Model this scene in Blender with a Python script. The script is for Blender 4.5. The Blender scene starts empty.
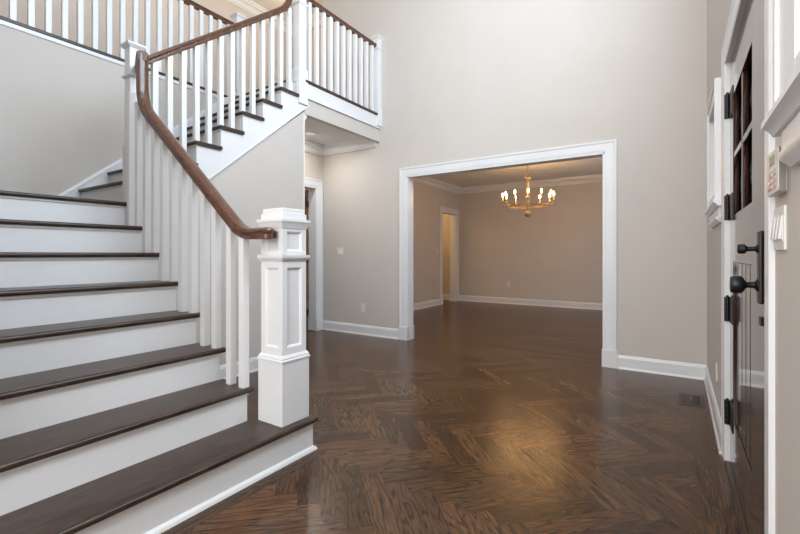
import bpy, bmesh, math, random
from mathutils import Vector as V
random.seed(7)
scene = bpy.context.scene
COL = scene.collection

# ---------------------------------------------------------------- camera
YAW = 0.5828
EYE = 1.17
cam = bpy.data.objects.new('camera', bpy.data.cameras.new('camera'))
COL.objects.link(cam)
cam.location = (0, 0, EYE)
cam.rotation_euler = (math.pi / 2, 0, YAW)
cam.data.sensor_width = 36
cam.data.lens = 36 * 421.6 / 800
cam.data.shift_y = -12.36 / 800
cam.data.clip_start = 0.01
cam.data.clip_end = 100
scene.camera = cam

# ---------------------------------------------------------------- world, lights, exposure
world = bpy.data.worlds.new('sky')
scene.world = world
world.use_nodes = True
bg = world.node_tree.nodes['Background']
bg.inputs[0].default_value = (0.80, 0.90, 1.0, 1)
bg.inputs[1].default_value = 1.0
vs = scene.view_settings
vs.view_transform = 'Standard'
vs.look = 'None'
vs.gamma = 1
vs.use_curve_mapping = False
vs.exposure = 0.55


def area(name, loc, direction, sx, sy, power, color):
    d = bpy.data.lights.new(name, 'AREA')
    d.shape = 'RECTANGLE'
    d.size, d.size_y = sx, sy
    d.energy = power
    d.color = color
    o = bpy.data.objects.new(name, d)
    o.location = loc
    o.rotation_euler = V(direction).to_track_quat('-Z', 'Y').to_euler()
    COL.objects.link(o)
    return o


DAY = (0.74, 0.87, 1.0)
SOFT = (1.0, 0.98, 0.96)
area('east_high_window_daylight', (0.36, 1.9, 4.35), (-1, 0, -0.12), 2.9, 1.9, 165, DAY)
area('south_window_daylight', (-0.75, -2.32, 2.9), (0, 1, 0), 2.0, 4.4, 105, SOFT)
area('dining_window_daylight', (0.30, 7.4, 1.5), (-1, 0, 0), 1.8, 1.4, 10, (0.42, 0.72, 1.0))


def point(name, loc, power, color, rad=0.06, parent=None):
    d = bpy.data.lights.new(name, 'POINT')
    d.energy = power
    d.color = color
    d.shadow_soft_size = rad
    o = bpy.data.objects.new(name, d)
    o.location = loc
    COL.objects.link(o)
    if parent:
        o.parent = parent
    return o


# ---------------------------------------------------------------- materials
def new_mat(name):
    m = bpy.data.materials.new(name)
    m.use_nodes = True
    return m, m.node_tree.nodes, m.node_tree.links, m.node_tree.nodes['Principled BSDF']


def paint(name, col, rough=0.6, spec=0.4, bump=0.0, var=0.015):
    m, n, l, b = new_mat(name)
    tc = n.new('ShaderNodeTexCoord')
    no = n.new('ShaderNodeTexNoise')
    no.inputs['Scale'].default_value = 3.0
    no.inputs['Detail'].default_value = 3
    l.new(tc.outputs['Object'], no.inputs['Vector'])
    r = n.new('ShaderNodeValToRGB')
    r.color_ramp.elements[0].position = 0.3
    r.color_ramp.elements[1].position = 0.7
    r.color_ramp.elements[0].color = (*[c * (1 - var) for c in col], 1)
    r.color_ramp.elements[1].color = (*[min(1, c * (1 + var)) for c in col], 1)
    l.new(no.outputs['Fac'], r.inputs['Fac'])
    l.new(r.outputs['Color'], b.inputs['Base Color'])
    b.inputs['Roughness'].default_value = rough
    b.inputs['Specular IOR Level'].default_value = spec
    if bump:
        n2 = n.new('ShaderNodeTexNoise')
        n2.inputs['Scale'].default_value = 180
        l.new(tc.outputs['Object'], n2.inputs['Vector'])
        bp = n.new('ShaderNodeBump')
        bp.inputs['Strength'].default_value = bump
        bp.inputs['Distance'].default_value = 0.002
        l.new(n2.outputs['Fac'], bp.inputs['Height'])
        l.new(bp.outputs['Normal'], b.inputs['Normal'])
    return m


def wood(name, dark, mid, light, coords='Object', stretch=(1, 14, 14), rough=0.3, rings=26, planks=False, coat=0.0, spec=0.5, pore=0.5, bump=0.08, crough=0.12):
    """grain: contour lines of a stretched noise plus fine pores"""
    m, n, l, b = new_mat(name)
    tc = n.new('ShaderNodeTexCoord')
    mp = n.new('ShaderNodeVectorMath')
    mp.operation = 'MULTIPLY'
    mp.inputs[1].default_value = stretch
    l.new(tc.outputs[coords], mp.inputs[0])
    vec = mp.outputs[0]
    rnd = None
    if planks:
        uv2 = n.new('ShaderNodeUVMap')
        uv2.uv_map = 'rnd'
        ad = n.new('ShaderNodeVectorMath')
        ad.operation = 'MULTIPLY_ADD'
        ad.inputs[1].default_value = (37, 91, 0)
        l.new(uv2.outputs[0], ad.inputs[0])
        l.new(vec, ad.inputs[2])
        vec = ad.outputs[0]
        rnd = uv2
    no = n.new('ShaderNodeTexNoise')
    no.inputs['Scale'].default_value = 1.0
    no.inputs['Detail'].default_value = 2.0
    no.inputs['Roughness'].default_value = 0.45
    no.inputs['Distortion'].default_value = 0.35
    l.new(vec, no.inputs['Vector'])
    mu = n.new('ShaderNodeMath')
    mu.operation = 'MULTIPLY'
    mu.inputs[1].default_value = rings
    l.new(no.outputs['Fac'], mu.inputs[0])
    fr = n.new('ShaderNodeMath')
    fr.operation = 'FRACT'
    l.new(mu.outputs[0], fr.inputs[0])
    ramp = n.new('ShaderNodeValToRGB')
    e = ramp.color_ramp.elements
    e[0].position = 0.0
    e[0].color = (*dark, 1)
    e[1].position = 1.0
    e[1].color = (*dark, 1)
    a = ramp.color_ramp.elements.new(0.14)
    a.color = (*mid, 1)
    a = ramp.color_ramp.elements.new(0.74)
    a.color = (*light, 1)
    l.new(fr.outputs[0], ramp.inputs['Fac'])
    # pores
    mp2 = n.new('ShaderNodeVectorMath')
    mp2.operation = 'MULTIPLY'
    mp2.inputs[1].default_value = (7, 9, 9)
    l.new(vec, mp2.inputs[0])
    n2 = n.new('ShaderNodeTexNoise')
    n2.inputs['Scale'].default_value = 1.0
    n2.inputs['Detail'].default_value = 2
    l.new(mp2.outputs[0], n2.inputs['Vector'])
    mr = n.new('ShaderNodeMapRange')
    mr.inputs['From Min'].default_value = 0.35
    mr.inputs['From Max'].default_value = 0.65
    mr.inputs['To Min'].default_value = 1 - pore
    mr.inputs['To Max'].default_value = 1 + pore * 0.4
    l.new(n2.outputs['Fac'], mr.inputs['Value'])
    mul = n.new('ShaderNodeVectorMath')
    mul.operation = 'SCALE'
    l.new(ramp.outputs['Color'], mul.inputs[0])
    l.new(mr.outputs[0], mul.inputs['Scale'])
    out = mul.outputs[0]
    if planks:
        sx = n.new('ShaderNodeSeparateXYZ')
        l.new(rnd.outputs[0], sx.inputs[0])
        m3 = n.new('ShaderNodeMapRange')
        m3.inputs['To Min'].default_value = 0.60
        m3.inputs['To Max'].default_value = 1.32
        l.new(sx.outputs[0], m3.inputs['Value'])
        mul2 = n.new('ShaderNodeVectorMath')
        mul2.operation = 'SCALE'
        l.new(out, mul2.inputs[0])
        l.new(m3.outputs[0], mul2.inputs['Scale'])
        # seams from the position inside the plank
        uv3 = n.new('ShaderNodeUVMap')
        uv3.uv_map = 'seam'
        s3 = n.new('ShaderNodeSeparateXYZ')
        l.new(uv3.outputs[0], s3.inputs[0])
        mn = n.new('ShaderNodeMath')
        mn.operation = 'MINIMUM'
        l.new(s3.outputs[0], mn.inputs[0])
        l.new(s3.outputs[1], mn.inputs[1])
        m4 = n.new('ShaderNodeMapRange')
        m4.inputs['From Min'].default_value = 0.0
        m4.inputs['From Max'].default_value = 0.0022
        m4.inputs['To Min'].default_value = 0.25
        m4.inputs['To Max'].default_value = 1.0
        l.new(mn.outputs[0], m4.inputs['Value'])
        mul3 = n.new('ShaderNodeVectorMath')
        mul3.operation = 'SCALE'
        l.new(mul2.outputs[0], mul3.inputs[0])
        l.new(m4.outputs[0], mul3.inputs['Scale'])
        out = mul3.outputs[0]
    l.new(out, b.inputs['Base Color'])
    b.inputs['Roughness'].default_value = rough
    b.inputs['Specular IOR Level'].default_value = spec
    if coat:
        b.inputs['Coat Weight'].default_value = coat
        b.inputs['Coat Roughness'].default_value = crough
    bp = n.new('ShaderNodeBump')
    bp.inputs['Strength'].default_value = bump
    bp.inputs['Distance'].default_value = 0.002
    l.new(mr.outputs[0], bp.inputs['Height'])
    l.new(bp.outputs['Normal'], b.inputs['Normal'])
    return m


def plain(name, col, rough=0.5, metal=0.0, spec=0.5):
    m, n, l, b = new_mat(name)
    b.inputs['Base Color'].default_value = (*col, 1)
    b.inputs['Roughness'].default_value = rough
    b.inputs['Metallic'].default_value = metal
    b.inputs['Specular IOR Level'].default_value = spec
    return m


def emit(name, col, strength):
    m, n, l, b = new_mat(name)
    b.inputs['Emission Color'].default_value = (*col, 1)
    b.inputs['Emission Strength'].default_value = strength
    b.inputs['Base Color'].default_value = (1, 0.9, 0.7, 1)
    return m


def glass_mat(name, tint):
    m, n, l, b = new_mat(name)
    n.remove(b)
    out = n['Material Output']
    t = n.new('ShaderNodeBsdfTransparent')
    t.inputs[0].default_value = (*tint, 1)
    g = n.new('ShaderNodeBsdfGlossy')
    g.inputs['Roughness'].default_value = 0.03
    f = n.new('ShaderNodeFresnel')
    f.inputs['IOR'].default_value = 1.5
    mx = n.new('ShaderNodeMixShader')
    l.new(f.outputs[0], mx.inputs[0])
    l.new(t.outputs[0], mx.inputs[1])
    l.new(g.outputs[0], mx.inputs[2])
    l.new(mx.outputs[0], out.inputs['Surface'])
    return m


M_WALL = paint('wall_paint_greige', (0.615, 0.565, 0.52), 0.65, 0.3, 0.05)
M_CEIL = paint('ceiling_paint', (0.76, 0.75, 0.73), 0.7, 0.3)
M_TRIM = paint('white_trim_enamel', (0.785, 0.785, 0.79), 0.32, 0.5, 0.0, 0.006)
M_FLOOR = wood('herringbone_oak', (0.026, 0.012, 0.0055), (0.094, 0.043, 0.018), (0.125, 0.060, 0.026), 'UV', (1.6, 13, 1), 0.26, 11, True, 0.0, 0.42, 0.36)
M_TREAD = wood('tread_oak_dark', (0.018, 0.010, 0.007), (0.042, 0.023, 0.015), (0.064, 0.035, 0.022), 'Object', (11, 1.2, 11), 0.33, 9, False, 0.0, 0.5, 0.35)
M_TREADX = wood('tread_oak_dark_crosswise', (0.018, 0.010, 0.007), (0.042, 0.023, 0.015), (0.064, 0.035, 0.022), 'Object', (1.2, 11, 11), 0.33, 9, False, 0.0, 0.5, 0.35)
M_RAIL = wood('handrail_oak_brown', (0.035, 0.013, 0.006), (0.105, 0.040, 0.020), (0.18, 0.074, 0.037), 'UV', (3.0, 30, 1), 0.28, 9, False, 0.2, 0.5, 0.4)
M_DOOR = wood('mahogany_door', (0.018, 0.007, 0.005), (0.036, 0.013, 0.009), (0.050, 0.018, 0.012), 'Object', (12, 12, 1.0), 0.10, 9, False, 0.4, 0.6, 0.25, 0.01, 0.04)
M_ODOOR = wood('stained_wood_door', (0.10, 0.045, 0.018), (0.19, 0.09, 0.04), (0.24, 0.12, 0.055), 'Object', (12, 12, 1.0), 0.4, 8)
M_BLACK = plain('black_iron', (0.012, 0.012, 0.013), 0.38, 0.3)
M_PLATE = plain('white_plastic', (0.74, 0.73, 0.71), 0.35)
M_SLOT = plain('dark_slot', (0.05, 0.05, 0.05), 0.6)
M_KEYPAD = plain('keypad_plastic', (0.66, 0.65, 0.62), 0.45)
M_RED = plain('keypad_red_print', (0.50, 0.24, 0.23), 0.5)
M_LCD = plain('keypad_display_green', (0.13, 0.19, 0.09), 0.25)
M_BRASS = plain('brass_strip', (0.20, 0.13, 0.06), 0.4, 1.0)
M_GOLD = paint('chandelier_aged_gold', (0.34, 0.26, 0.165), 0.5, 0.4, 0.2, 0.2)
M_CANDLE = plain('candle_sleeve_cream', (0.75, 0.62, 0.42), 0.5)
M_FLAME = emit('lit_candle_bulb', (1.0, 0.56, 0.18), 60)
M_GLASS = glass_mat('window_glass', (0.95, 0.97, 0.97))
M_DGLASS = glass_mat('door_glass', (0.45, 0.48, 0.50))
M_VENT = plain('vent_dark_wood', (0.085, 0.062, 0.05), 0.4)
M_LENS = emit('dim_lamp_lens', (1.0, 0.93, 0.84), 0.22)
M_LAMP = emit('recessed_lamp_lens', (1.0, 0.72, 0.42), 6)


# ---------------------------------------------------------------- mesh helpers
class MB:
    def __init__(s):
        s.bm = bmesh.new()
        s.uv = s.bm.loops.layers.uv.new('UVMap')

    def box(s, x0, x1, y0, y1, z0, z1, bev=0.0):
        return s.obox(V((0, 0, 0)), V((1, 0, 0)), V((0, 1, 0)), V((0, 0, 1)), min(x0, x1), max(x0, x1), min(y0, y1), max(y0, y1), min(z0, z1), max(z0, z1), bev)

    def obox(s, o, U, W, N, u0, u1, v0, v1, n0, n1, bev=0.0):
        bm = s.bm
        vs_ = [bm.verts.new(o + U * u + W * v + N * n) for n in (n0, n1) for v in (v0, v1) for u in (u0, u1)]
        q = [(0, 2, 3, 1), (4, 5, 7, 6), (0, 1, 5, 4), (2, 6, 7, 3), (0, 4, 6, 2), (1, 3, 7, 5)]
        fs = [bm.faces.new([vs_[i] for i in f]) for f in q]
        if U.cross(W).dot(N) < 0:
            bmesh.ops.reverse_faces(bm, faces=fs)
        if bev:
            es = list({e for f in fs for e in f.edges})
            bmesh.ops.bevel(bm, geom=es, offset=bev, segments=2, profile=0.6, affect='EDGES')
        return s

    def prism(s, pts, vec, bev=0.0):
        bm = s.bm
        vec = V(vec)
        a = [bm.verts.new(V(p)) for p in pts]
        b = [bm.verts.new(V(p) + vec) for p in pts]
        n = len(pts)
        fs = [bm.faces.new(list(reversed(a))), bm.faces.new(b)]
        for i in range(n):
            fs.append(bm.faces.new((a[i], a[(i + 1) % n], b[(i + 1) % n], b[i])))
        bmesh.ops.recalc_face_normals(bm, faces=fs)
        if bev:
            es = list({e for f in fs for e in f.edges})
            bmesh.ops.bevel(bm, geom=es, offset=bev, segments=2, profile=0.6, affect='EDGES')
        return s

    def sweep(s, path, N, prof, closed=False, closed_prof=True):
        """prof: (a along N, b along N x T); path stays in the plane normal to N"""
        bm = s.bm
        N = V(N).normalized()
        P = [V(p) for p in path]
        n = len(P)
        segs = []
        for i in range(n if closed else n - 1):
            segs.append((P[(i + 1) % n] - P[i]).normalized())
        rings = []
        L = 0
        lens = []
        for i in range(n):
            if closed:
                t1, t2 = segs[i - 1], segs[i]
            else:
                t1 = segs[max(0, i - 1)]
                t2 = segs[min(i, n - 2)]
            b1, b2 = N.cross(t1), N.cross(t2)
            B = (b1 + b2) / max(0.2, 1 + b1.dot(b2))
            rings.append([bm.verts.new(P[i] + N * a + B * b) for a, b in prof])
            lens.append(L)
            if i < n - 1:
                L += (P[i + 1] - P[i]).length
        fs = []
        m = len(prof)
        pl = [0]
        for j in range(m):
            pl.append(pl[-1] + math.dist(prof[j], prof[(j + 1) % m]))
        for i in range(n if closed else n - 1):
            r0, r1 = rings[i], rings[(i + 1) % n]
            l0 = lens[i]
            l1 = lens[i + 1] if i < n - 1 else L + (P[0] - P[-1]).length
            for j in range(m if closed_prof else m - 1):
                k = (j + 1) % m
                f = bm.faces.new((r0[j], r0[k], r1[k], r1[j]))
                for lp, uvv in zip(f.loops, ((l0, pl[j]), (l0, pl[j + 1]), (l1, pl[j + 1]), (l1, pl[j]))):
                    lp[s.uv].uv = uvv
                fs.append(f)
        if not closed:
            fs.append(bm.faces.new(rings[0]))
            fs.append(bm.faces.new(list(reversed(rings[-1]))))
        bmesh.ops.recalc_face_normals(bm, faces=fs)
        return s

    def lathe(s, c, prof, seg=20, axis='z'):
        bm = s.bm
        c = V(c)
        rings = []
        for r, h in prof:
            if r < 1e-5:
                p = (0, 0, h)
                rings.append([bm.verts.new(c + s._ax(p, axis))])
            else:
                rings.append([bm.verts.new(c + s._ax((r * math.cos(2 * math.pi * k / seg), r * math.sin(2 * math.pi * k / seg), h), axis)) for k in range(seg)])
        fs = []
        for a, b in zip(rings, rings[1:]):
            for k in range(seg):
                k2 = (k + 1) % seg
                if len(a) == 1 and len(b) == 1:
                    continue
                if len(a) == 1:
                    fs.append(bm.faces.new((a[0], b[k2], b[k])))
                elif len(b) == 1:
                    fs.append(bm.faces.new((a[k], a[k2], b[0])))
                else:
                    fs.append(bm.faces.new((a[k], a[k2], b[k2], b[k])))
        if len(rings[0]) > 1:
            fs.append(bm.faces.new(list(reversed(rings[0]))))
        if len(rings[-1]) > 1:
            fs.append(bm.faces.new(rings[-1]))
        bmesh.ops.recalc_face_normals(bm, faces=fs)
        return s

    @staticmethod
    def _ax(p, axis):
        x, y, z = p
        if axis == 'z':
            return V((x, y, z))
        if axis == 'x':
            return V((z, x, y))
        return V((y, z, x))

    def tube(s, pts, r, seg=8, closed=False):
        bm = s.bm
        P = [V(p) for p in pts]
        n = len(P)
        rings = []
        ref = V((0.13, 0.21, 0.97))
        for i in range(n):
            if closed:
                t = (P[(i + 1) % n] - P[i - 1]).normalized()
            else:
                t = (P[min(n - 1, i + 1)] - P[max(0, i - 1)]).normalized()
            a = (ref - t * ref.dot(t)).normalized()
            ref = a
            b = t.cross(a)
            rr = r[i] if isinstance(r, (list, tuple)) else r
            rings.append([bm.verts.new(P[i] + a * rr * math.cos(2 * math.pi * k / seg) + b * rr * math.sin(2 * math.pi * k / seg)) for k in range(seg)])
        fs = []
        for i in range(n if closed else n - 1):
            a, b = rings[i], rings[(i + 1) % n]
            for k in range(seg):
                fs.append(bm.faces.new((a[k], a[(k + 1) % seg], b[(k + 1) % seg], b[k])))
        if not closed:
            fs.append(bm.faces.new(list(reversed(rings[0]))))
            fs.append(bm.faces.new(rings[-1]))
        bmesh.ops.recalc_face_normals(bm, faces=fs)
        return s

    def build(s, name, mat, parent=None, origin=None, smooth=True):
        bm = s.bm
        if smooth:
            for f in bm.faces:
                f.smooth = True
            for e in bm.edges:
                if len(e.link_faces) == 2:
                    an = e.calc_face_angle(0)
                    a1, a2 = sorted(f.calc_area() for f in e.link_faces)
                    if an > 0.62 or (an > 0.1 and a2 > 5 * a1):
                        e.smooth = False
        origin = V(origin) if origin is not None else (wloc(parent) if parent else V((0, 0, 0)))
        for v in bm.verts:
            v.co -= origin
        me = bpy.data.meshes.new(name)
        bm.to_mesh(me)
        bm.free()
        me.materials.append(mat)
        o = bpy.data.objects.new(name, me)
        COL.objects.link(o)
        if parent:
            o.parent = parent
            o.location = origin - wloc(parent)
        else:
            o.location = origin
        return o


def wloc(o):
    p = V((0, 0, 0))
    while o:
        p = p + V(o.location)
        o = o.parent
    return p


def empty(name, loc, label, cat, group=None, kind=None):
    o = bpy.data.objects.new(name, None)
    o.empty_display_size = 0.1
    o.location = loc
    COL.objects.link(o)
    tag(o, label, cat, group, kind)
    return o


def tag(o, label=None, cat=None, group=None, kind=None):
    if label:
        o['label'] = label
    if cat:
        o['category'] = cat
    if group:
        o['group'] = group
    if kind:
        o['kind'] = kind
    return o


def struct(o, label=None, cat=None):
    return tag(o, label, cat, None, 'structure')


def wall_cells(mb, axis, c0, c1, a0, a1, z0, z1, openings=()):
    """wall slab between c0..c1 across, a0..a1 along, cut by openings (a0,a1,z0,z1)"""
    As = sorted({a0, a1, *[v for o in openings for v in o[:2]]})
    Zs = sorted({z0, z1, *[v for o in openings for v in o[2:]]})
    for i in range(len(As) - 1):
        # merge vertically where possible
        run = None
        for j in range(len(Zs) - 1):
            am, zm = (As[i] + As[i + 1]) / 2, (Zs[j] + Zs[j + 1]) / 2
            hole = any(o[0] < am < o[1] and o[2] < zm < o[3] for o in openings)
            if hole:
                if run is not None:
                    _cell(mb, axis, c0, c1, As[i], As[i + 1], run, Zs[j])
                run = None
            elif run is None:
                run = Zs[j]
        if run is not None:
            _cell(mb, axis, c0, c1, As[i], As[i + 1], run, Zs[-1])


def _cell(mb, axis, c0, c1, a0, a1, z0, z1):
    if axis == 'x':
        mb.box(c0, c1, a0, a1, z0, z1)
    else:
        mb.box(a0, a1, c0, c1, z0, z1)


X, Y, Z = V((1, 0, 0)), V((0, 1, 0)), V((0, 0, 1))

# ---------------------------------------------------------------- dimensions
D = 4.862          # foyer side of the back wall
DB = 4.985         # dining side of the back wall
R = 0.226          # foyer side of the front-door wall
RW = 0.40
LW = -4.645        # left wall
LWB = -4.78
DY = 9.80          # dining back wall
ZC = 2.85          # ceiling of the lower storey
ZT = 5.60          # ceiling of the two-storey hall
RI = 0.1973        # riser
Z2 = 16 * RI       # upper floor
OX0, OX1, OZ = -3.090, -0.640, 2.242
XS = -3.545        # face of the upper stringer
NOS = {1: -1.80, 2: -2.075, 3: -2.345, 4: -2.60, 5: -2.84, 6: -3.08, 7: -3.32, 8: -3.572}
YE = 1.594
YW = 0.10
GY = 0.2372


def ny(n):
    return 2.087 + GY * (n - 11)


# ---------------------------------------------------------------- floors
PW, PL = 0.1075, 0.5375


def plank_face(bm, lay, o, U, W, L, w):
    uv, rn, sm = lay
    ru, rv = random.random(), random.random()
    vs_ = [bm.verts.new(o + U * a + W * b) for a, b in ((0, 0), (L, 0), (L, w), (0, w))]
    f = bm.faces.new(vs_)
    for lp, (a, b) in zip(f.loops, ((0, 0), (L, 0), (L, w), (0, w))):
        lp[uv].uv = (a, b)
        lp[rn].uv = (ru, rv)
    return f


def plank_mesh():
    bm = bmesh.new()
    lay = (bm.loops.layers.uv.new('UVMap'), bm.loops.layers.uv.new('rnd'), bm.loops.layers.uv.new('seam'))
    return bm, lay


def split_seam(bm, lay):
    """cut every plank into its four quarters so that 'seam' can hold the distance to the nearest edges"""
    uv, rn, sm = lay
    for f in list(bm.faces):
        us = [lp[uv].uv[0] for lp in f.loops]
        ws = [lp[uv].uv[1] for lp in f.loops]
        L, w = max(us), max(ws)
        P = {(0 if a < 1e-6 else 1, 0 if b < 1e-6 else 1): lp.vert.co.copy() for lp in f.loops for a, b in [lp[uv].uv]}
        r = tuple(f.loops[0][rn].uv)
        o = P[(0, 0)]
        U, W = (P[(1, 0)] - o) / L, (P[(0, 1)] - o) / w
        bm.faces.remove(f)
        for qa in (0, 1):
            for qb in (0, 1):
                a0, a1 = qa * L / 2, (qa + 1) * L / 2
                b0, b1 = qb * w / 2, (qb + 1) * w / 2
                cs = ((a0, b0), (a1, b0), (a1, b1), (a0, b1))
                nf = bm.faces.new([bm.verts.new(o + U * a + W * b) for a, b in cs])
                for lp, (a, b) in zip(nf.loops, cs):
                    lp[uv].uv = (a, b)
                    lp[rn].uv = r
                    lp[sm].uv = (min(a, L - a), min(b, w - b))
    for v in [v for v in bm.verts if not v.link_faces]:
        bm.verts.remove(v)


def finish_planks(bm, name, clip=None):
    if clip:
        x0, x1, y0, y1 = clip
        for co, no in (((x0, 0, 0), (-1, 0, 0)), ((x1, 0, 0), (1, 0, 0)), ((0, y0, 0), (0, -1, 0)), ((0, y1, 0), (0, 1, 0))):
            bmesh.ops.bisect_plane(bm, geom=bm.verts[:] + bm.edges[:] + bm.faces[:], plane_co=co, plane_no=no, clear_outer=True)
    for f in bm.faces:
        if f.normal.z < 0:
            f.normal_flip()
    me = bpy.data.meshes.new(name)
    bm.to_mesh(me)
    bm.free()
    me.materials.append(M_FLOOR)
    o = bpy.data.objects.new(name, me)
    COL.objects.link(o)
    return o


bm, lay = plank_mesh()
c45 = math.sqrt(0.5)
e1 = V((c45, c45, 0))
e2 = V((-c45, c45, 0))
HX0, HX1, HY0, HY1 = LW, 0.075, -2.5, 4.775
for m in range(-12, 14):
    for k in range(-75, 75):
        u = 0.141 + k * PW + m * PL
        v = 2.344 - k * PW + m * PL
        for kind in (0, 1):
            if kind == 0:
                o, U_, W_ = e1 * u + e2 * v, e1, e2
            else:
                o, U_, W_ = e1 * (u + PW) + e2 * (v - PL), e2, -e1
            c = o + U_ * PL / 2 + W_ * PW / 2
            if HX0 - 0.4 < c.x < HX1 + 0.4 and HY0 - 0.4 < c.y < HY1 + 0.4:
                plank_face(bm, lay, o, U_, W_, PL, PW)
split_seam(bm, lay)
struct(finish_planks(bm, 'floor', (HX0, HX1, HY0, HY1)), 'dark stained oak herringbone floor of the entrance hall', 'floor')

bm, lay = plank_mesh()
# straight border boards along the front-door wall
yy = -2.5
while yy < HY1 - 0.001:
    L = min(random.uniform(1.1, 1.9), HY1 - yy)
    plank_face(bm, lay, V((HX1 + 0.10, yy, 0)), Y, -X, L, 0.10)
    yy += L
yy = -2.5
while yy < HY1 - 0.001:
    L = min(random.uniform(1.1, 1.9), HY1 - yy)
    plank_face(bm, lay, V((RW - 0.1, yy, 0)), Y, -X, L, RW - 0.1 - HX1 - 0.10)
    yy += L
split_seam(bm, lay)
struct(finish_planks(bm, 'floor_border'), 'straight dark oak border boards along the front door wall', 'floor')

bm, lay = plank_mesh()
# dining room: straight boards
yy = HY1
while yy < DY + 0.4:
    xx = -6.9 - random.uniform(0, 1)
    while xx < RW:
        L = random.uniform(0.9, 2.0)
        plank_face(bm, lay, V((xx, yy, 0)), X, Y, L, PW)
        xx += L
    yy += PW
split_seam(bm, lay)
struct(finish_planks(bm, 'floor_dining', (-6.9, RW, HY1, DY + 0.1)), 'dark straight-board floor of the dining room', 'floor')
b = MB()
b.box(-7.0, RW + 1.2, -2.6, DY + 0.2, -0.25, -0.006)
struct(b.build('floor_base', M_VENT), 'floor deck under the boards', 'floor')
b = MB()
b.box(-6.9, LW, 2.9, HY1, -0.006, 0.0)
struct(b.build('floor_side_room', M_TREADX), 'dark wood floor of the side room behind the hall doorway', 'floor')
# apron strip round the first step
bm, lay = plank_mesh()
plank_face(bm, lay, V((-1.732, YW, 0.0012)), Y, -X, 1.745, 0.12)
split_seam(bm, lay)
struct(finish_planks(bm, 'floor_apron'), 'dark straight apron board at the foot of the stairs', 'floor')

# ---------------------------------------------------------------- walls
b = MB()
wall_cells(b, 'y', D, DB, LW, R, 0, ZT, [(OX0, OX1, 0, OZ)])
struct(b.build('wall_back', M_WALL, smooth=False), 'greige back wall with the wide dining room opening', 'wall')
SL1 = (0.73, 1.13, 1.56, 2.16)     # sidelight openings in the door wall
SL2 = (3.30, 3.90, 1.56, 2.16)
DO0, DO1, DOZ = 1.67, 2.985, 2.242
b = MB()
wall_cells(b, 'x', R, RW, -2.5, D, 0, ZT, [(DO0, DO1, 0, DOZ), SL1, SL2, (0.5, 3.3, 3.45, 5.25)])
struct(b.build('wall_right', M_WALL, smooth=False), 'greige wall holding the front door', 'wall')
b = MB()
HD0, HD1, HDZ = 3.86, 4.711, 2.205
DD0, DD1, DDZ = 8.83, 9.58, 2.19
wall_cells(b, 'x', LWB, LW, YW, DY, 0, 3.06, [(HD0, HD1, 0, HDZ), (DD0, DD1, 0, DDZ)])
struct(b.build('wall_left', M_WALL, smooth=False), 'greige left wall behind the stairs and along the dining room', 'wall')
b = MB()
wall_cells(b, 'y', DY, DY + 0.12, -6.9, RW, 0, 3.1)
struct(b.build('wall_dining_back', M_WALL, smooth=False), 'greige far wall of the dining room', 'wall')
b = MB()
wall_cells(b, 'x', R, RW, DB, DY, 0, 3.1, [(6.45, 8.35, 0.8, 2.25)])
struct(b.build('wall_dining_right', M_WALL, smooth=False), 'dining room window wall', 'wall')
b = MB()
wall_cells(b, 'y', -2.6, -2.5, -2.0, R, 0, ZT, [(-1.80, 0.05, 0.6, 5.2)])
wall_cells(b, 'x', -2.05, -1.95, -2.5, YW - 0.1, 0, ZT)
wall_cells(b, 'y', YW - 0.1, YW, -6.45, -1.95, 0, ZT)
struct(b.build('wall_front', M_WALL, smooth=False), 'greige wall on the near side of the stairs', 'wall')
# under-stair wall
SB = lambda y: 2.519 + 0.8318 * (y - 3.033)      # lower edge of the stringer
UW0, UW1 = 1.60, 3.41
b = MB()
b.prism([(XS - 0.012, UW0, 0), (XS - 0.012, UW1, 0), (XS - 0.012, UW1, 2.80), (XS - 0.012, UW0, SB(UW0) + 0.04)], (-0.11, 0, 0))
b.box(LW, XS - 0.122, UW1 - 0.1, UW1, 0, ZC)
struct(b.build('wall_under_stairs', M_WALL, smooth=False), 'greige wall under the upper stair flight', 'wall')
# upper hall
b = MB()
wall_cells(b, 'x', -6.45, -6.35, YW, 5.85, 2.9, ZT)
wall_cells(b, 'y', 5.75, 5.85, -6.45, LW, 2.9, ZT)
wall_cells(b, 'x', LW, LW + 0.1, DB, 5.85, 2.9, ZT)
struct(b.build('wall_upper', M_WALL, smooth=False), 'beige walls of the upper hallway', 'wall')
b = MB()
b.box(-6.5, RW, -2.6, 5.9, ZT, ZT + 0.1)
struct(b.build('ceiling', M_CEIL, smooth=False), 'white ceiling of the two storey hall', 'ceiling')
b = MB()
b.box(LW, RW, DB, DY + 0.1, ZC, ZC + 0.12)
struct(b.build('ceiling_dining', M_CEIL, smooth=False), 'ceiling of the dining room', 'ceiling')
# upper floor slab: hallway and balcony
b = MB()
b.box(-6.45, LWB, YW, 5.85, ZC, 3.10)
b.box(LWB, LW - 0.004, D + 0.13, 5.85, ZC, 3.10)
struct(b.build('floor_upper', M_CEIL, smooth=False), 'upper hallway floor', 'floor')
b = MB()
b.box(LW, -3.62, UW1 - 0.14, D, ZC, 3.12)
struct(b.build('floor_balcony', M_CEIL, smooth=False), 'balcony floor over the hall passage', 'floor')
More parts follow.
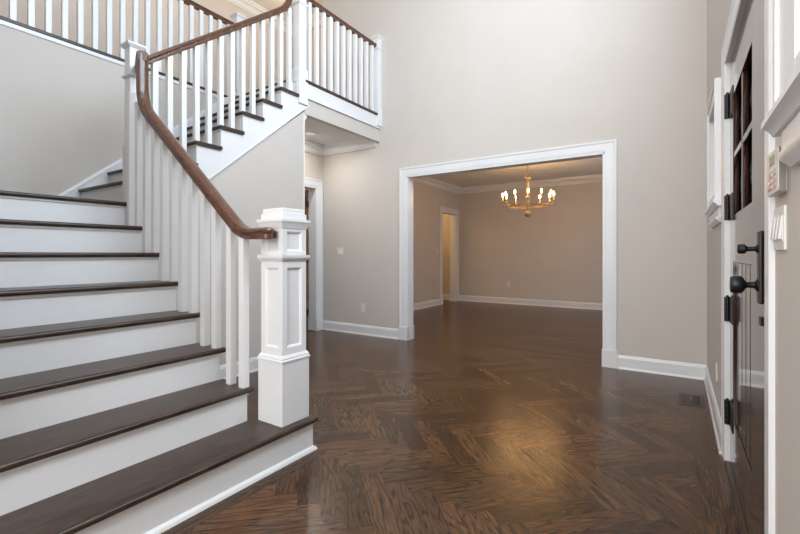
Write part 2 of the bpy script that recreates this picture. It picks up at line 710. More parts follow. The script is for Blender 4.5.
# side rooms
b = MB()
wall_cells(b, 'x', -6.9, -6.8, 2.9, DY, 0, ZC)
b.box(-6.8, LWB, 2.9, 3.0, 0, ZC)
b.box(-6.8, LWB, 5.6, 5.7, 0, ZC)
b.box(-6.8, LWB, 8.0, 8.1, 0, ZC)
struct(b.build('wall_side_rooms', M_WALL, smooth=False), 'beige walls of the rooms behind the left doorways', 'wall')
b = MB()
b.box(-6.9, LWB, 5.86, DY + 0.1, ZC, ZC + 0.1)
struct(b.build('ceiling_side_room', M_CEIL, smooth=False), 'ceiling of the lit side room', 'ceiling')
point('side_room_lamp', (-5.8, 9.0, 2.55), 16, (1.0, 0.62, 0.26), 0.1)
point('powder_room_fill', (-5.9, 4.4, 2.5), 9, (1.0, 0.8, 0.6), 0.1)  # unseen fill light added to light the walls behind the passage doorway

# ---------------------------------------------------------------- trim profiles
BASE = [(0, 0), (0, 0.024), (0.014, 0.021), (0.022, 0.015), (0.112, 0.015), (0.118, 0.012), (0.128, 0.010), (0.137, 0.006), (0.140, 0.0)]


def baseboard(name, path, label):
    b = MB()
    b.sweep(path, Z, BASE)
    return struct(b.build(name, M_TRIM), label, 'baseboard')


baseboard('baseboard_back', [(-3.215, D, 0), (LW, D, 0)], 'white baseboard left of the dining room opening')
baseboard('baseboard_corner', [(R, 3.10, 0), (R, D, 0), (-0.53, D, 0)], 'white baseboard in the corner beside the front door')
baseboard('baseboard_right', [(R, -2.5, 0), (R, 1.53, 0)], 'white baseboard on the near side of the front door')
baseboard('baseboard_dining', [(OX1 + 0.1, DB, 0), (R, DB, 0), (R, DY, 0), (LW, DY, 0), (LW, 9.705, 0)], 'white baseboard round the dining room')
baseboard('baseboard_dining_left', [(LW, 8.705, 0), (LW, DB, 0)], 'white baseboard on the left dining room wall')
baseboard('baseboard_under_stairs', [(LW, UW1, 0), (XS - 0.012, UW1, 0), (XS - 0.012, 1.60, 0)][::1], 'white baseboard under the stairs')
baseboard('baseboard_side_room', [(LWB, DY, 0), (-6.8, DY, 0), (-6.8, 8.1, 0)], 'white baseboard in the lit side room')
baseboard('baseboard_near', [(LW, YW, 1.578), (-3.6, YW, 1.578)][::-1], 'white baseboard of the stair landing')

CASW = 0.115
CAS = [(0, 0), (0.014, 0.0), (0.014, 0.012), (0.017, 0.016), (0.018, 0.086), (0.022, 0.090), (0.026, 0.098), (0.026, 0.112), (0.022, CASW), (0, CASW)]


def casing(b, pts, N, side, prof=CAS):
    """pts: inner edge of the opening; side flips the outward direction"""
    b.sweep(pts, N, [(a, side * w) for a, w in prof])


# dining opening
b = MB()
for yf, n in ((D, -1), (DB, 1)):
    p = [(OX0, yf, 0.18), (OX0, yf, OZ), (OX1, yf, OZ), (OX1, yf, 0.18)]
    # N x T must point away from the opening on the first (upward) leg
    N = V((0, n, 0))
    s = 1 if N.cross(Z).x < 0 else -1
    casing(b, p, N, s)
b.box(OX0, OX0 + 0.019, D - 0.012, DB + 0.012, 0, OZ, 0.002)
b.box(OX1 - 0.019, OX1, D - 0.012, DB + 0.012, 0, OZ, 0.002)
b.box(OX0, OX1, D - 0.012, DB + 0.012, OZ - 0.019, OZ, 0.002)
for x0, x1 in ((OX0 - CASW - 0.008, OX0 + 0.024), (OX1 - 0.024, OX1 + CASW + 0.008)):
    b.box(x0, x1, D - 0.034, D, 0, 0.185, 0.004)
    b.box(x0, x1, DB, DB + 0.034, 0, 0.185, 0.004)
for x0, x1 in ((OX0 - 0.001, OX0 + 0.024), (OX1 - 0.024, OX1 + 0.001)):
    b.box(x0, x1, D - 0.02, DB + 0.02, 0, 0.185, 0.002)
struct(b.build('trim_1', M_TRIM), 'white cased opening between the hall and the dining room', 'trim')


def wall_door_trim(name, xf, xb, y0, y1, zt, label):
    """cased doorway in a wall x = const whose room side faces +x"""
    b = MB()
    for xx, n in ((xf, 1), (xb, -1)):
        N = V((n, 0, 0))
        s = 1 if N.cross(Z).y < 0 else -1
        casing(b, [(xx, y0, 0.18), (xx, y0, zt), (xx, y1, zt), (xx, y1, 0.18)], N, s)
        for a, c in ((y0 - CASW - 0.005, y0 + 0.02), (y1 - 0.02, y1 + CASW + 0.005)):
            b.box(xx, xx + n * 0.03, a, c, 0, 0.185, 0.003)
    b.box(xb - 0.012, xf + 0.012, y0, y0 + 0.019, 0, zt, 0.002)
    b.box(xb - 0.012, xf + 0.012, y1 - 0.019, y1, 0, zt, 0.002)
    b.box(xb - 0.012, xf + 0.012, y0, y1, zt - 0.019, zt, 0.002)
    return struct(b.build(name, M_TRIM), label, 'trim')


wall_door_trim('trim_2', LW, LWB, HD0, HD1, HDZ, 'white door casing in the passage under the balcony')
wall_door_trim('trim_3', LW, LWB, DD0, DD1, DDZ, 'white door casing at the far left of the dining room')

# crown mouldings (a = height above the path, b = away from the wall)
CROWN = [(0, 0), (0, 0.018), (0.016, 0.022), (0.020, 0.034), (0.024, 0.034), (0.042, 0.038), (0.062, 0.052), (0.076, 0.074), (0.080, 0.092), (0.098, 0.096), (0.102, 0.112), (0.122, 0.116), (0.122, 0.0)]


def crown(name, path, label, scale=1.0):
    b = MB()
    b.sweep(path, Z, [(a * scale, c * scale) for a, c in CROWN])
    return struct(b.build(name, M_TRIM), label, 'trim')


crown('trim_4', [(-3.60, D, ZC - 0.14), (LW, D, ZC - 0.14), (LW, UW1, ZC - 0.14), (-3.56, UW1, ZC - 0.14)], 'white crown moulding under the balcony', 1.15)
crown('trim_5', [(R, DB, ZC - 0.14), (R, DY, ZC - 0.14), (LW, DY, ZC - 0.14), (LW, DB, ZC - 0.14), (R, DB, ZC - 0.14)], 'white crown moulding round the dining room', 1.15)
crown('trim_6', [(LW, 5.75, ZT - 0.15), (-6.35, 5.75, ZT - 0.15), (-6.35, YW, ZT - 0.15)], 'white crown moulding of the upper hallway', 1.23)

# balcony beam and fascia
b = MB()
b.box(-3.62, XS - 0.002, UW1 - 0.02, D, 2.96, 3.125)
b.box(XS - 0.001, XS + 0.012, 3.43, D, 2.965, 3.125, 0.002)
b.box(XS - 0.001, XS + 0.020, 3.36, D, 2.952, 2.968, 0.003)
struct(b.build('trim_7', M_TRIM), 'white fascia board of the balcony', 'trim')
b = MB()
b.box(-3.62, XS - 0.004, UW1 + 0.0005, D, 2.774, 2.96)
struct(b.build('wall_beam', M_WALL, smooth=False), 'greige dropped beam under the balcony fascia', 'wall')
b = MB()
b.box(-3.70, -3.512, 3.40, D, 3.127, 3.157, 0.010)
struct(b.build('trim_8', M_TREAD), 'dark nosing strip along the balcony edge', 'trim')
b = MB()
b.box(LW - 0.12, LW + 0.022, YW, 3.34, 3.098, 3.128, 0.010)
struct(b.build('trim_9', M_TREAD), 'dark nosing strip along the upper hallway edge', 'trim')
b = MB()
b.box(LW, LW + 0.012, YW, 3.34, 3.062, 3.098, 0.002)
b.box(LW - 0.12, LW + 0.001, YW, 3.34, 3.061, 3.0985)
struct(b.build('trim_10', M_TRIM), 'white apron board below the upper hallway edge', 'trim')
b = MB()
b.box(XS - 0.016, XS - 0.004, UW1 - 0.012, UW1 + 0.004, 0, 2.78, 0.002)
struct(b.build('trim_11', M_TRIM), 'white corner bead at the end of the wall under the stairs', 'trim')

# ---------------------------------------------------------------- staircase
stair = empty('staircase', (-2.8, 1.0, 0), 'L-shaped staircase with white risers and dark oak treads climbing on the left', 'staircase')


def nosed_tread(x0, x1, y0, y1, z, front):
    """flat board, rounded on the front edge; front = '+x' or '-y'"""
    b = MB()
    t = 0.030
    r = t / 2
    arc = [(r * math.cos(a), r * math.sin(a)) for a in [math.pi / 2 - k * math.pi / 8 for k in range(9)]]
    if front == '+x':
        pts = [(x0, 0, z), (x0, 0, z - t)]
        prof = [(x0, z - t), (x0, z)] + [(x1 - r + c, z - r + s) for c, s in arc]
        b.prism([(px, y0, pz) for px, pz in prof], (0, y1 - y0, 0))
    else:
        prof = [(y1, z - t), (y1, z)] + [(y0 + r - c, z - r + s) for c, s in arc]
        b.prism([(x0, py, pz) for py, pz in prof], (x1 - x0, 0, 0))
    return b


# lower flight: nosings run along y, climbing towards -x
for n in range(1, 8):
    z = n * RI
    x1 = NOS[n]
    xb = NOS[n + 1] - 0.032
    ye = 1.845 if n == 1 else YE
    bt = nosed_tread(xb, x1, YW, ye, z, '+x')
    bt.build('tread', M_TREAD, stair, (x1, YE, z))
    xr = x1 - 0.030
    br = MB()
    yr = 1.826 if n == 1 else 1.568
    br.box(xr - 0.02, xr, YW, yr, (n - 1) * RI, z - 0.030, 0.0)
    br.box(xr - 0.002, xr + 0.010, YW, yr + 0.004, z - 0.044, z - 0.030, 0.003)
    if n == 1:
        br.box(-2.10, xr - 0.02, 1.806, 1.826, 0, z - 0.030)
        br.box(-2.12, -2.10, 1.5, 1.826, 0, z - 0.030)
        br.sweep([(xr, YW, 0), (xr, 1.826, 0), (-2.12, 1.826, 0)], Z, [(0, 0), (0, -0.020), (0.012, -0.017), (0.020, -0.010), (0.026, 0)])
    br.build('riser', M_TRIM, stair, (xr, YE, (n - 1) * RI))
# side panel of the lower flight (faces the dining room)
b = MB()
pts = [(-2.12, 0.0)]
for n in range(2, 9):
    pts += [(NOS[n] - 0.032, (n - 1) * RI - 0.03), (NOS[n] - 0.032, n * RI - 0.03)]
pts += [(-3.75, 8 * RI - 0.03), (-3.75, 0)]
b.prism([(px, 1.53, pz) for px, pz in pts], (0, 0.036, 0))
b.build('side_panel', M_TRIM, stair)
# landing
bt = nosed_tread(LW, NOS[8], YW, ny(9) - 0.03 + 0.05, 8 * RI, '+x')
bt.build('landing', M_TREAD, stair, (NOS[8], YE, 8 * RI))
xr = NOS[8] - 0.030
br = MB()
br.box(xr - 0.02, xr, YW, 1.60, 7 * RI, 8 * RI - 0.030)
br.box(xr - 0.002, xr + 0.010, YW, 1.59, 8 * RI - 0.044, 8 * RI - 0.030, 0.003)
br.build('riser', M_TRIM, stair, (xr, YE, 7 * RI))
# upper flight: nosings run along x, climbing towards +y
for n in range(9, 17):
    z = n * RI
    y0 = ny(n)
    if n < 16:
        bt = nosed_tread(LW + 0.012, -3.520, y0, ny(n + 1) + 0.032, z, '-y')
        bt.build('tread', M_TREADX, stair, (-3.52, y0, z))
    else:
        bt = nosed_tread(LW + 0.012, -3.66, y0, 3.75, z, '-y')
        bt.build('top_nosing', M_TREADX, stair, (-3.66, y0, z))
    yr = y0 + 0.030
    br = MB()
    br.box(LW, XS - 0.037, yr, yr + 0.02, (n - 1) * RI, z - 0.030)
    br.box(LW, XS + 0.006, yr - 0.010, yr + 0.002, z - 0.044, z - 0.030, 0.003)
    br.build('riser', M_TRIM, stair, (-3.55, yr, (n - 1) * RI))
# open stringer of the upper flight
b = MB()
pts = [(1.60, SB(1.60)), (1.60, 8 * RI)]
for n in range(9, 16):
    pts += [(ny(n) + 0.03, (n - 1) * RI - (0.0 if n == 9 else 0.03)), (ny(n) + 0.03, n * RI - 0.03)]
pts += [(3.30, 15 * RI - 0.03), (3.30, 16 * RI - 0.04), (3.44, 16 * RI - 0.04), (3.44, SB(3.44))]
b.prism([(XS - 0.035, py, pz) for py, pz in pts], (0.035, 0, 0))
dirn = V((0, 1, 0.8318)).normalized()
b.sweep([(XS, 1.60, SB(1.60)), (XS, 3.47, SB(3.47))], X, [(-0.03, -0.006), (0.006, -0.006), (0.006, 0.006), (0.002, 0.009), (-0.03, 0.009)])
b.build('stringer', M_TRIM, stair)
# skirt board on the wall
SK = lambda y: 1.713 + 0.833 * (y - 1.476)
b = MB()
b.prism([(LW, 1.20, 1.578), (LW, 1.36, SK(1.36)), (LW, 3.27, SK(3.27)), (LW, 3.27, SK(3.27) - 0.5), (LW, 1.8, 1.5)], (0.02, 0, 0))
b.sweep([(LW, 1.30, SK(1.30)), (LW, 3.27, SK(3.27))], X, [(0, -0.030), (0.026, -0.030), (0.026, -0.012), (0.021, -0.004), (0, 0)])
b.build('skirt_board', M_TRIM, stair)

# ---------------------------------------------------------------- railings
RAILP = []
for a, c in ((-0.022, -0.030), (0.022, -0.030), (0.024, -0.012), (0.021, -0.004), (0.029, 0.004), (0.031, 0.014), (0.027, 0.023), (0.016, 0.029), (0.0, 0.031),
             (-0.016, 0.029), (-0.027, 0.023), (-0.031, 0.014), (-0.029, 0.004), (-0.021, -0.004), (-0.024, -0.012)):
    RAILP.append((a, c))
RAILB = [(a * 1.25, c * 1.10) for a, c in RAILP]


def smooth_path(pts, rad, steps=7):
    """round the corners of a polyline"""
    P = [V(p) for p in pts]
    out = [P[0]]
    for i in range(1, len(P) - 1):
        a, c, d_ = P[i - 1], P[i], P[i + 1]
        r = rad[i - 1] if isinstance(rad, (list, tuple)) else rad
        p0 = c + (a - c).normalized() * r
        p1 = c + (d_ - c).normalized() * r
        for k in range(steps + 1):
            t = k / steps
            out.append(p0 * (1 - t) ** 2 + c * 2 * t * (1 - t) + p1 * t ** 2)
    out.append(P[-1])
    return out


def square_post(b, cx, cy, w, z0, z1, bev=0.003):
    b.box(cx - w / 2, cx + w / 2, cy - w / 2, cy + w / 2, z0, z1, bev)


def ring_mould(b, cx, cy, w, z, prof):
    """moulding swept round a square post of width w; prof (dz, out)"""
    h = w / 2
    p = [(cx - h, cy - h, z), (cx + h, cy - h, z), (cx + h, cy + h, z), (cx - h, cy + h, z)]
    b.sweep(p, Z, [(a, -c) for a, c in prof], closed=True)


def baluster(parent, x, y, z0, z1, w=0.043):
    b = MB()
    square_post(b, x, y, w, z0, z1, 0.002)
    return b.build('baluster', M_TRIM, parent, (x, y, z0))


def slim_newel(parent, cx, cy, wb, ws, z0, zblock, zcollar, ztop, name='newel_post', cap=True):
    b = MB()
    square_post(b, cx, cy, wb, z0, zblock, 0.004)
    ring_mould(b, cx, cy, ws, zblock - 0.002, [(0, 0), (0, (wb - ws) / 2 - 0.003), (0.012, 0.004), (0.018, 0)])
    square_post(b, cx, cy, ws, zblock - 0.01, ztop - 0.03, 0.003)
    if zcollar:
        ring_mould(b, cx, cy, ws, zcollar, [(0, -0.003), (0, 0.004), (0.008, 0.014), (0.016, 0.016), (0.022, 0.014), (0.028, 0.004), (0.028, -0.003)])
    post = b.build(name, M_TRIM, parent, (cx, cy, z0))
    if cap:
        b = MB()
        ring_mould(b, cx, cy, ws, ztop - 0.052, [(0, -0.004), (0, 0.004), (0.010, 0.012), (0.018, 0.020), (0.024, 0.024), (0.036, 0.024), (0.036, -0.004)])
        h = ws / 2 + 0.024
        zc = ztop - 0.016
        bmx = b.bm
        v4 = [bmx.verts.new((cx + sx * h, cy + sy * h, zc)) for sx, sy in ((-1, -1), (1, -1), (1, 1), (-1, 1))]
        h2 = ws / 2 - 0.012
        u4 = [bmx.verts.new((cx + sx * h2, cy + sy * h2, ztop)) for sx, sy in ((-1, -1), (1, -1), (1, 1), (-1, 1))]
        for k in range(4):
            bmx.faces.new((v4[k], v4[(k + 1) % 4], u4[(k + 1) % 4], u4[k]))
        bmx.faces.new(u4)
        b.build('cap', M_TRIM, post, (cx, cy, ztop - 0.052))
    return post


# --- lower flight railing with the big panelled newel
rail1 = empty('stair_railing', (-1.96, 1.60, RI), 'railing of the lower stair flight with white balusters and a big panelled newel', 'railing')
NX0, NX1, NY0, NY1 = -2.062, -1.855, 1.611, 1.820
ncx, ncy = (NX0 + NX1) / 2, (NY0 + NY1) / 2
nb = 0.208
nw = 0.182
b = MB()
square_post(b, ncx, ncy, nb, RI, 0.562, 0.003)
ring_mould(b, ncx, ncy, nw, 0.556, [(0, -0.01), (0, 0.017), (0.010, 0.018), (0.016, 0.012), (0.022, 0.013), (0.030, 0.009), (0.038, 0.003), (0.038, -0.01)])
core = nw - 0.024
square_post(b, ncx, ncy, core, 0.55, 1.33, 0.0)
faces4 = [(V((ncx - nw / 2, ncy - nw / 2, 0)), X, -Y), (V((ncx + nw / 2, ncy - nw / 2, 0)), Y, X), (V((ncx + nw / 2, ncy + nw / 2, 0)), -X, Y), (V((ncx - nw / 2, ncy + nw / 2, 0)), -Y, -X)]
for (z0, z1, tb, tt, st) in ((0.585, 1.140, 0.050, 0.045, 0.034), (1.165, 1.328, 0.024, 0.024, 0.034)):
    for o, U_, N_ in faces4:
        b.obox(o, U_, Z, N_, 0, st, z0, z1, -st, 0.0, 0.0)
        b.obox(o, U_, Z, N_, st, nw - st, z0, z0 + tb, -0.0118, -0.0002, 0.0)
        b.obox(o, U_, Z, N_, st, nw - st, z1 - tt, z1, -0.0118, -0.0002, 0.0)
        p = [o + U_ * st + Z * (z0 + tb), o + U_ * (nw - st) + Z * (z0 + tb), o + U_ * (nw - st) + Z * (z1 - tt), o + U_ * st + Z * (z1 - tt)]
        b.sweep(p, N_, [(-0.013, 0.0), (-0.001, 0.0), (-0.004, 0.006), (-0.010, 0.010), (-0.013, 0.012)], closed=True)
square_post(b, ncx, ncy, nw, 1.130, 1.170, 0.0)
ring_mould(b, ncx, ncy, nw, 1.132, [(0, -0.01), (0, 0.003), (0.010, 0.009), (0.016, 0.015), (0.022, 0.017), (0.036, 0.017), (0.036, -0.01)])
post = b.build('newel_post', M_TRIM, rail1, (ncx, ncy, RI))
b = MB()
ring_mould(b, ncx, ncy, nw, 1.322, [(0, -0.01), (0, 0.004), (0.012, 0.007), (0.024, 0.013), (0.034, 0.016), (0.038, 0.019), (0.054, 0.019), (0.054, -0.01)])
square_post(b, ncx, ncy, nw + 0.004, 1.37, 1.408, 0.002)
square_post(b, ncx, ncy, nw - 0.010, 1.40, 1.438, 0.004)
b.build('cap', M_TRIM, post, (ncx, ncy, 1.322))
# handrail
RY = 1.557
zl = 1.290
sl = 0.832
xk = -2.125
xtop = -3.315
ztop1 = zl + (xk - xtop) * sl
path = smooth_path([(-1.915, RY, zl), (xk, RY, zl), (xtop, RY, ztop1), (xtop, RY, 2.650)], [0.10, 0.14], 9)
b = MB()
b.sweep(path, V((0, -1, 0)), [(a, -c) for a, c in RAILB] if V((0, -1, 0)).cross(V((-1, 0, 0))).z < 0 else RAILB)
prof_h = [(c, a) for a, c in RAILB]
b.lathe((-1.915, RY, zl), [(0.0, -0.0315)] + [(a, c) for a, c in RAILB[1:8]] + [(0.0, 0.0325)], 24)
b.box(-1.975, -1.925, RY + 0.01, 1.632, zl - 0.025, zl + 0.02, 0.004)
b.sweep([(-3.282, RY - 0.014, 2.634), (-3.575, RY + 0.104, 2.634)], Z, prof_h)
b.build('handrail', M_RAIL, rail1, (xk, RY, zl))


def rail1_z(x):
    if x > xk:
        return zl - 0.02
    return max(zl, zl + (xk - x) * sl) - 0.015


for n in range(2, 8):
    for dx in (0.045, 0.166):
        x = NOS[n] - dx
        baluster(rail1, x, RY, n * RI, rail1_z(x))

# --- upper flight railing
rail2 = empty('stair_railing', (-3.57, 2.4, 8 * RI), 'railing of the upper stair flight between the landing newel and the balcony newel', 'railing')
slim_newel(rail2, -3.611, 1.629, 0.110, 0.088, 7 * RI, 2.035, 2.560, 2.846)
slim_newel(rail2, -3.588, 3.372, 0.134, 0.108, 2.868, 3.26, 3.99, 4.30)
RX = -3.567
path = smooth_path([(RX, 1.66, 2.690), (RX, 3.17, 3.872), (RX, 3.235, 4.113), (RX, 3.40, 4.113)], [0.12, 0.06], 8)
b = MB()
prof2 = RAILP if X.cross(Y).z > 0 else [(a, -c) for a, c in RAILP]
b.sweep(path, X, prof2)
b.build('handrail', M_RAIL, rail2, (RX, 2.4, 3.27))
for n in range(9, 16):
    for dy in (0.040, 0.158):
        y = ny(n) + dy
        if y < 1.70:
            continue
        baluster(rail2, RX, y, n * RI, min(2.690 + (y - 1.66) * (3.872 - 2.690) / 1.51 - 0.015, 4.0))

# --- balcony railing
rail3 = empty('balcony_railing', (-3.57, 4.1, Z2), 'short balcony railing over the hall passage, ending at the back wall', 'railing')
b = MB()
b.sweep([(RX, 3.42, 4.113), (RX, 4.80, 4.113)], X, prof2)
b.build('handrail', M_RAIL, rail3, (RX, 4.1, 4.113))
for k in range(11):
    baluster(rail3, RX, 3.497 + 0.1196 * k, Z2, 4.095)
slim_newel(rail3, -3.560, 4.815, 0.100, 0.090, 2.985, 3.22, 4.06, 4.262)

# --- upper hallway railing
HX = LW - 0.025
rail4 = empty('hallway_railing', (HX, 1.8, 3.128), 'upper hallway railing above the left stair wall with its own square newel', 'railing')
b = MB()
b.sweep([(HX, YW, 4.055), (HX, 3.32, 4.055)], X, prof2)
b.build('handrail', M_RAIL, rail4, (HX, 1.8, 4.055))
for k in range(27):
    y = 3.200 - 0.1196 * k
    if y > YW + 0.04:
        baluster(rail4, HX, y, 3.128, 4.04)
slim_newel(rail4, HX + 0.0, 3.345, 0.120, 0.105, 2.98, 3.26, 3.98, 4.215)

# ---------------------------------------------------------------- front door
XD = 0.242
door = empty('door_1', (XD, 2.33, 0), 'dark mahogany front door with small panes and black hardware', 'door', None, 'structure')
dy0, dy1, dzt = DO0 + 0.008, DO1 - 0.008, DOZ - 0.008
gy0, gy1, gz0, gz1 = 2.135, 2.815, 1.375, 2.005
py0, py1, pz0, pz1 = 2.135, 2.815, 0.285, 1.135
T = 0.050
b = MB()
b.box(XD, XD + T, dy0, gy0, 0.022, dzt, 0.002)
b.box(XD, XD + T, gy1, dy1, 0.022, dzt, 0.002)
b.box(XD, XD + T, gy0, gy1, gz1, dzt)
b.box(XD, XD + T, gy0, gy1, pz1, gz0)
b.box(XD, XD + T, gy0, gy1, 0.022, pz0)
ym = (gy0 + gy1) / 2
zm = (gz0 + gz1) / 2
b.box(XD + 0.003, XD + T - 0.003, ym - 0.014, ym + 0.014, gz0, gz1, 0.003)
b.box(XD + 0.003, XD + T - 0.003, gy0, gy1, zm - 0.014, zm + 0.014, 0.003)
# grooved lower panel: five boards
nbd = 5
wbd = (py1 - py0) / nbd
b.box(XD + 0.024, XD + T, py0, py1, pz0, pz1)
for k in range(nbd):
    b.box(XD + 0.010, XD + 0.030, py0 + k * wbd + 0.006, py0 + (k + 1) * wbd - 0.006, pz0 + 0.008, pz1 - 0.008, 0.005)
b.build('door_slab', M_DOOR, door, (XD, dy1, 0))
b = MB()
for a0, a1 in ((gy0, ym - 0.014), (ym + 0.014, gy1)):
    for c0, c1 in ((gz0, zm - 0.014), (zm + 0.014, gz1)):
        b.box(XD + 0.024, XD + 0.030, a0, a1, c0, c1)
b.build('glass', M_DGLASS, door)
for zc in (1.995, 1.430, 0.867, 0.294):
    b = MB()
    b.box(XD - 0.026, XD - 0.001, DO1 - 0.022, DO1 - 0.018, zc - 0.068, zc + 0.068, 0.001)
    b.box(XD - 0.004, XD - 0.0005, DO1 - 0.17, DO1 - 0.018, zc - 0.068, zc + 0.068, 0.001)
    for k in range(5):
        b.lathe((XD - 0.012, DO1 - 0.026, zc - 0.068 + k * 0.0272), [(0.0075, 0.0006), (0.0085, 0.002), (0.0085, 0.0252), (0.0075, 0.0266)], 12)
    b.lathe((XD - 0.012, DO1 - 0.026, zc + 0.068), [(0.006, 0), (0.008, 0.003), (0.004, 0.009), (0, 0.011)], 12)
    b.build('hinge', M_BLACK, door, (XD, DO1, zc))
# handle set
b = MB()
HYc = 1.905
b.box(XD - 0.010, XD, HYc - 0.028, HYc + 0.028, 1.000, 1.252, 0.004)
hs = b.build('handle_plate', M_BLACK, door, (XD, HYc, 1.0))
b = MB()
b.lathe((XD - 0.008, HYc, 1.064), [(0.022, 0), (0.022, -0.006), (0.012, -0.012), (0.010, -0.030), (0.013, -0.036), (0.026, -0.042), (0.031, -0.050), (0.031, -0.070), (0.027, -0.078), (0.0, -0.080)], 24, 'x')
b.build('door_knob', M_BLACK, hs, (XD - 0.01, HYc, 1.064))
b = MB()
b.lathe((XD - 0.008, HYc, 1.190), [(0.014, 0), (0.014, -0.006), (0.008, -0.010), (0.008, -0.030), (0.012, -0.034), (0.017, -0.038), (0.017, -0.054), (0.014, -0.058), (0.0, -0.058)], 20, 'x')
b.build('thumb_turn', M_BLACK, hs, (XD - 0.01, HYc, 1.19))
b = MB()
b.box(XD - 0.006, XD, 1.885, 1.925, 0.925, 0.955, 0.002)
b.build('lock_plate', M_BLACK, door, (XD, 1.905, 0.925))
b = MB()
b.box(0.218, RW, DO0, DO1, 0.0, 0.020, 0.004)
th = b.build('threshold', M_TREAD, door, (0.3, 2.33, 0))
b = MB()
b.box(0.232, 0.237, DO0, DO1, 0.019, 0.0225, 0.0008)
b.build('weather_strip', M_BRASS, th)
# jambs and casing of the front door
b = MB()
XF = R
CASD = [(a * 0.55, w) for a, w in CAS]
N = V((-1, 0, 0))
s = 1 if N.cross(Z).y < 0 else -1
casing(b, [(R, DO0, 0.0), (R, DO0, DOZ), (R, DO1, DOZ), (R, DO1, 0.0)], N, s, CASD)
b.box(R - 0.006, RW, DO0 - 0.002, DO0 + 0.004, 0.02, DOZ, 0.001)
b.box(R - 0.006, RW, DO1 - 0.018, DO1 + 0.002, 0.0, DOZ, 0.001)
b.box(R - 0.006, RW, DO0, DO1, DOZ - 0.006, DOZ + 0.002, 0.001)
struct(b.build('trim_12', M_TRIM), 'white casing round the front door', 'trim')
# porch side of the doorway: reddish brown boards and posts outside
b = MB()
b.box(RW + 0.9, RW + 1.0, 1.9, 5.2, 0, 3.0)
for k in range(8):
    b.box(RW + 0.885, RW + 0.9, 1.9 + k * 0.41, 2.28 + k * 0.41, 0, 3.0, 0.006)
struct(b.build('wall_porch', M_DOOR), 'dark porch wall outside the front door', 'wall')

# ---------------------------------------------------------------- sidelights
def sidelight(name, y0, y1, op, label):
    w = empty(name, (R, (y0 + y1) / 2, 1.47), label, 'window', None, 'structure')
    xf = 0.193
    zs, zh = 1.505, 2.245
    b = MB()
    tw = op[0] - y0
    tw2 = y1 - op[1]
    b.box(xf, R, y0, op[0], zs, zh, 0.003)
    b.box(xf, R, op[1], y1, zs, zh, 0.003)
    b.box(xf, R, op[0], op[1], op[3], zh, 0.003)
    b.box(xf, R, op[0], op[1], zs, op[2], 0.003)
    # backband and inner bead
    for a, c in ((y0 - 0.004, y0 + 0.020), (y1 - 0.020, y1 + 0.004)):
        b.box(xf - 0.008, R, a, c, zs, zh + 0.004, 0.003)
    b.box(xf - 0.008, R, y0, y1, zh - 0.016, zh + 0.004, 0.003)
    # deep sash
    b.box(R, RW - 0.03, op[0], op[0] + 0.014, op[2], op[3])
    b.box(R, RW - 0.03, op[1] - 0.014, op[1], op[2], op[3])
    b.box(R, RW - 0.03, op[0], op[1], op[3] - 0.014, op[3])
    b.box(R, RW - 0.03, op[0], op[1], op[2], op[2] + 0.014)
    for a, c in ((op[0] + 0.014, op[0] + 0.052), (op[1] - 0.052, op[1] - 0.014)):
        b.box(R + 0.05, R + 0.09, a, c, op[2] + 0.014, op[3] - 0.014, 0.004)
    b.box(R + 0.05, R + 0.09, op[0] + 0.014, op[1] - 0.014, op[2] + 0.014, op[2] + 0.055, 0.004)
    b.box(R + 0.05, R + 0.09, op[0] + 0.014, op[1] - 0.014, op[3] - 0.055, op[3] - 0.014, 0.004)
    b.build('window_frame', M_TRIM, w)
    b = MB()
    b.box(R + 0.066, R + 0.072, op[0] + 0.05, op[1] - 0.05, op[2] + 0.05, op[3] - 0.05)
    b.build('glass', M_GLASS, w)
    b = MB()
    prof = [(0, 0), (0, 0.030), (0.012, 0.036), (0.018, 0.042), (0.022, 0.052), (0.028, 0.052), (0.040, 0.050), (0.043, 0.046), (0.044, 0)]
    e = 0.085
    b.sweep([(R, y0 - e, zs - 0.044), (R, y1 + e, zs - 0.044)], Z, prof)
    b.box(R - 0.022, R, y0 - 0.03, y1 + 0.03, zs - 0.115, zs - 0.044, 0.003)
    b.sweep([(R, y0 - 0.0, zs - 0.135), (R, y1 + 0.0, zs - 0.135)], Z, [(0, 0), (0, 0.012), (0.008, 0.018), (0.016, 0.028), (0.024, 0.032), (0.034, 0.032), (0.034, 0)])
    b.build('window_sill', M_TRIM, w)
    return w


sidelight('window_1', 0.62, 1.30, SL1, 'white sidelight window on the near side of the front door')
sidelight('window_2', 3.21, 3.98, SL2, 'white sidelight window between the front door and the back corner')

# the other windows that light the rooms
def plain_window(name, axis, c, a0, a1, z0, z1, label, mull=(2, 3), inward=1):
    w = empty(name, (c, (a0 + a1) / 2, z0) if axis == 'x' else ((a0 + a1) / 2, c, z0), label, 'window', None, 'structure')
    b = MB()
    f = 0.05
    def bx(a_0, a_1, z_0, z_1, t=0.02):
        if axis == 'x':
            b.box(c - t, c + t, a_0, a_1, z_0, z_1, 0.003)
        else:
            b.box(a_0, a_1, c - t, c + t, z_0, z_1, 0.003)
    bx(a0, a0 + f, z0, z1)
    bx(a1 - f, a1, z0, z1)
    bx(a0 + f, a1 - f, z0, z0 + f)
    bx(a0 + f, a1 - f, z1 - f, z1)
    for k in range(1, mull[0]):
        m = a0 + (a1 - a0) * k / mull[0]
        bx(m - 0.012, m + 0.012, z0 + f, z1 - f, 0.012)
    for k in range(1, mull[1]):
        m = z0 + (z1 - z0) * k / mull[1]
        bx(a0 + f, a1 - f, m - 0.012, m + 0.012, 0.011)
    b.build('window_frame', M_TRIM, w)
    return w


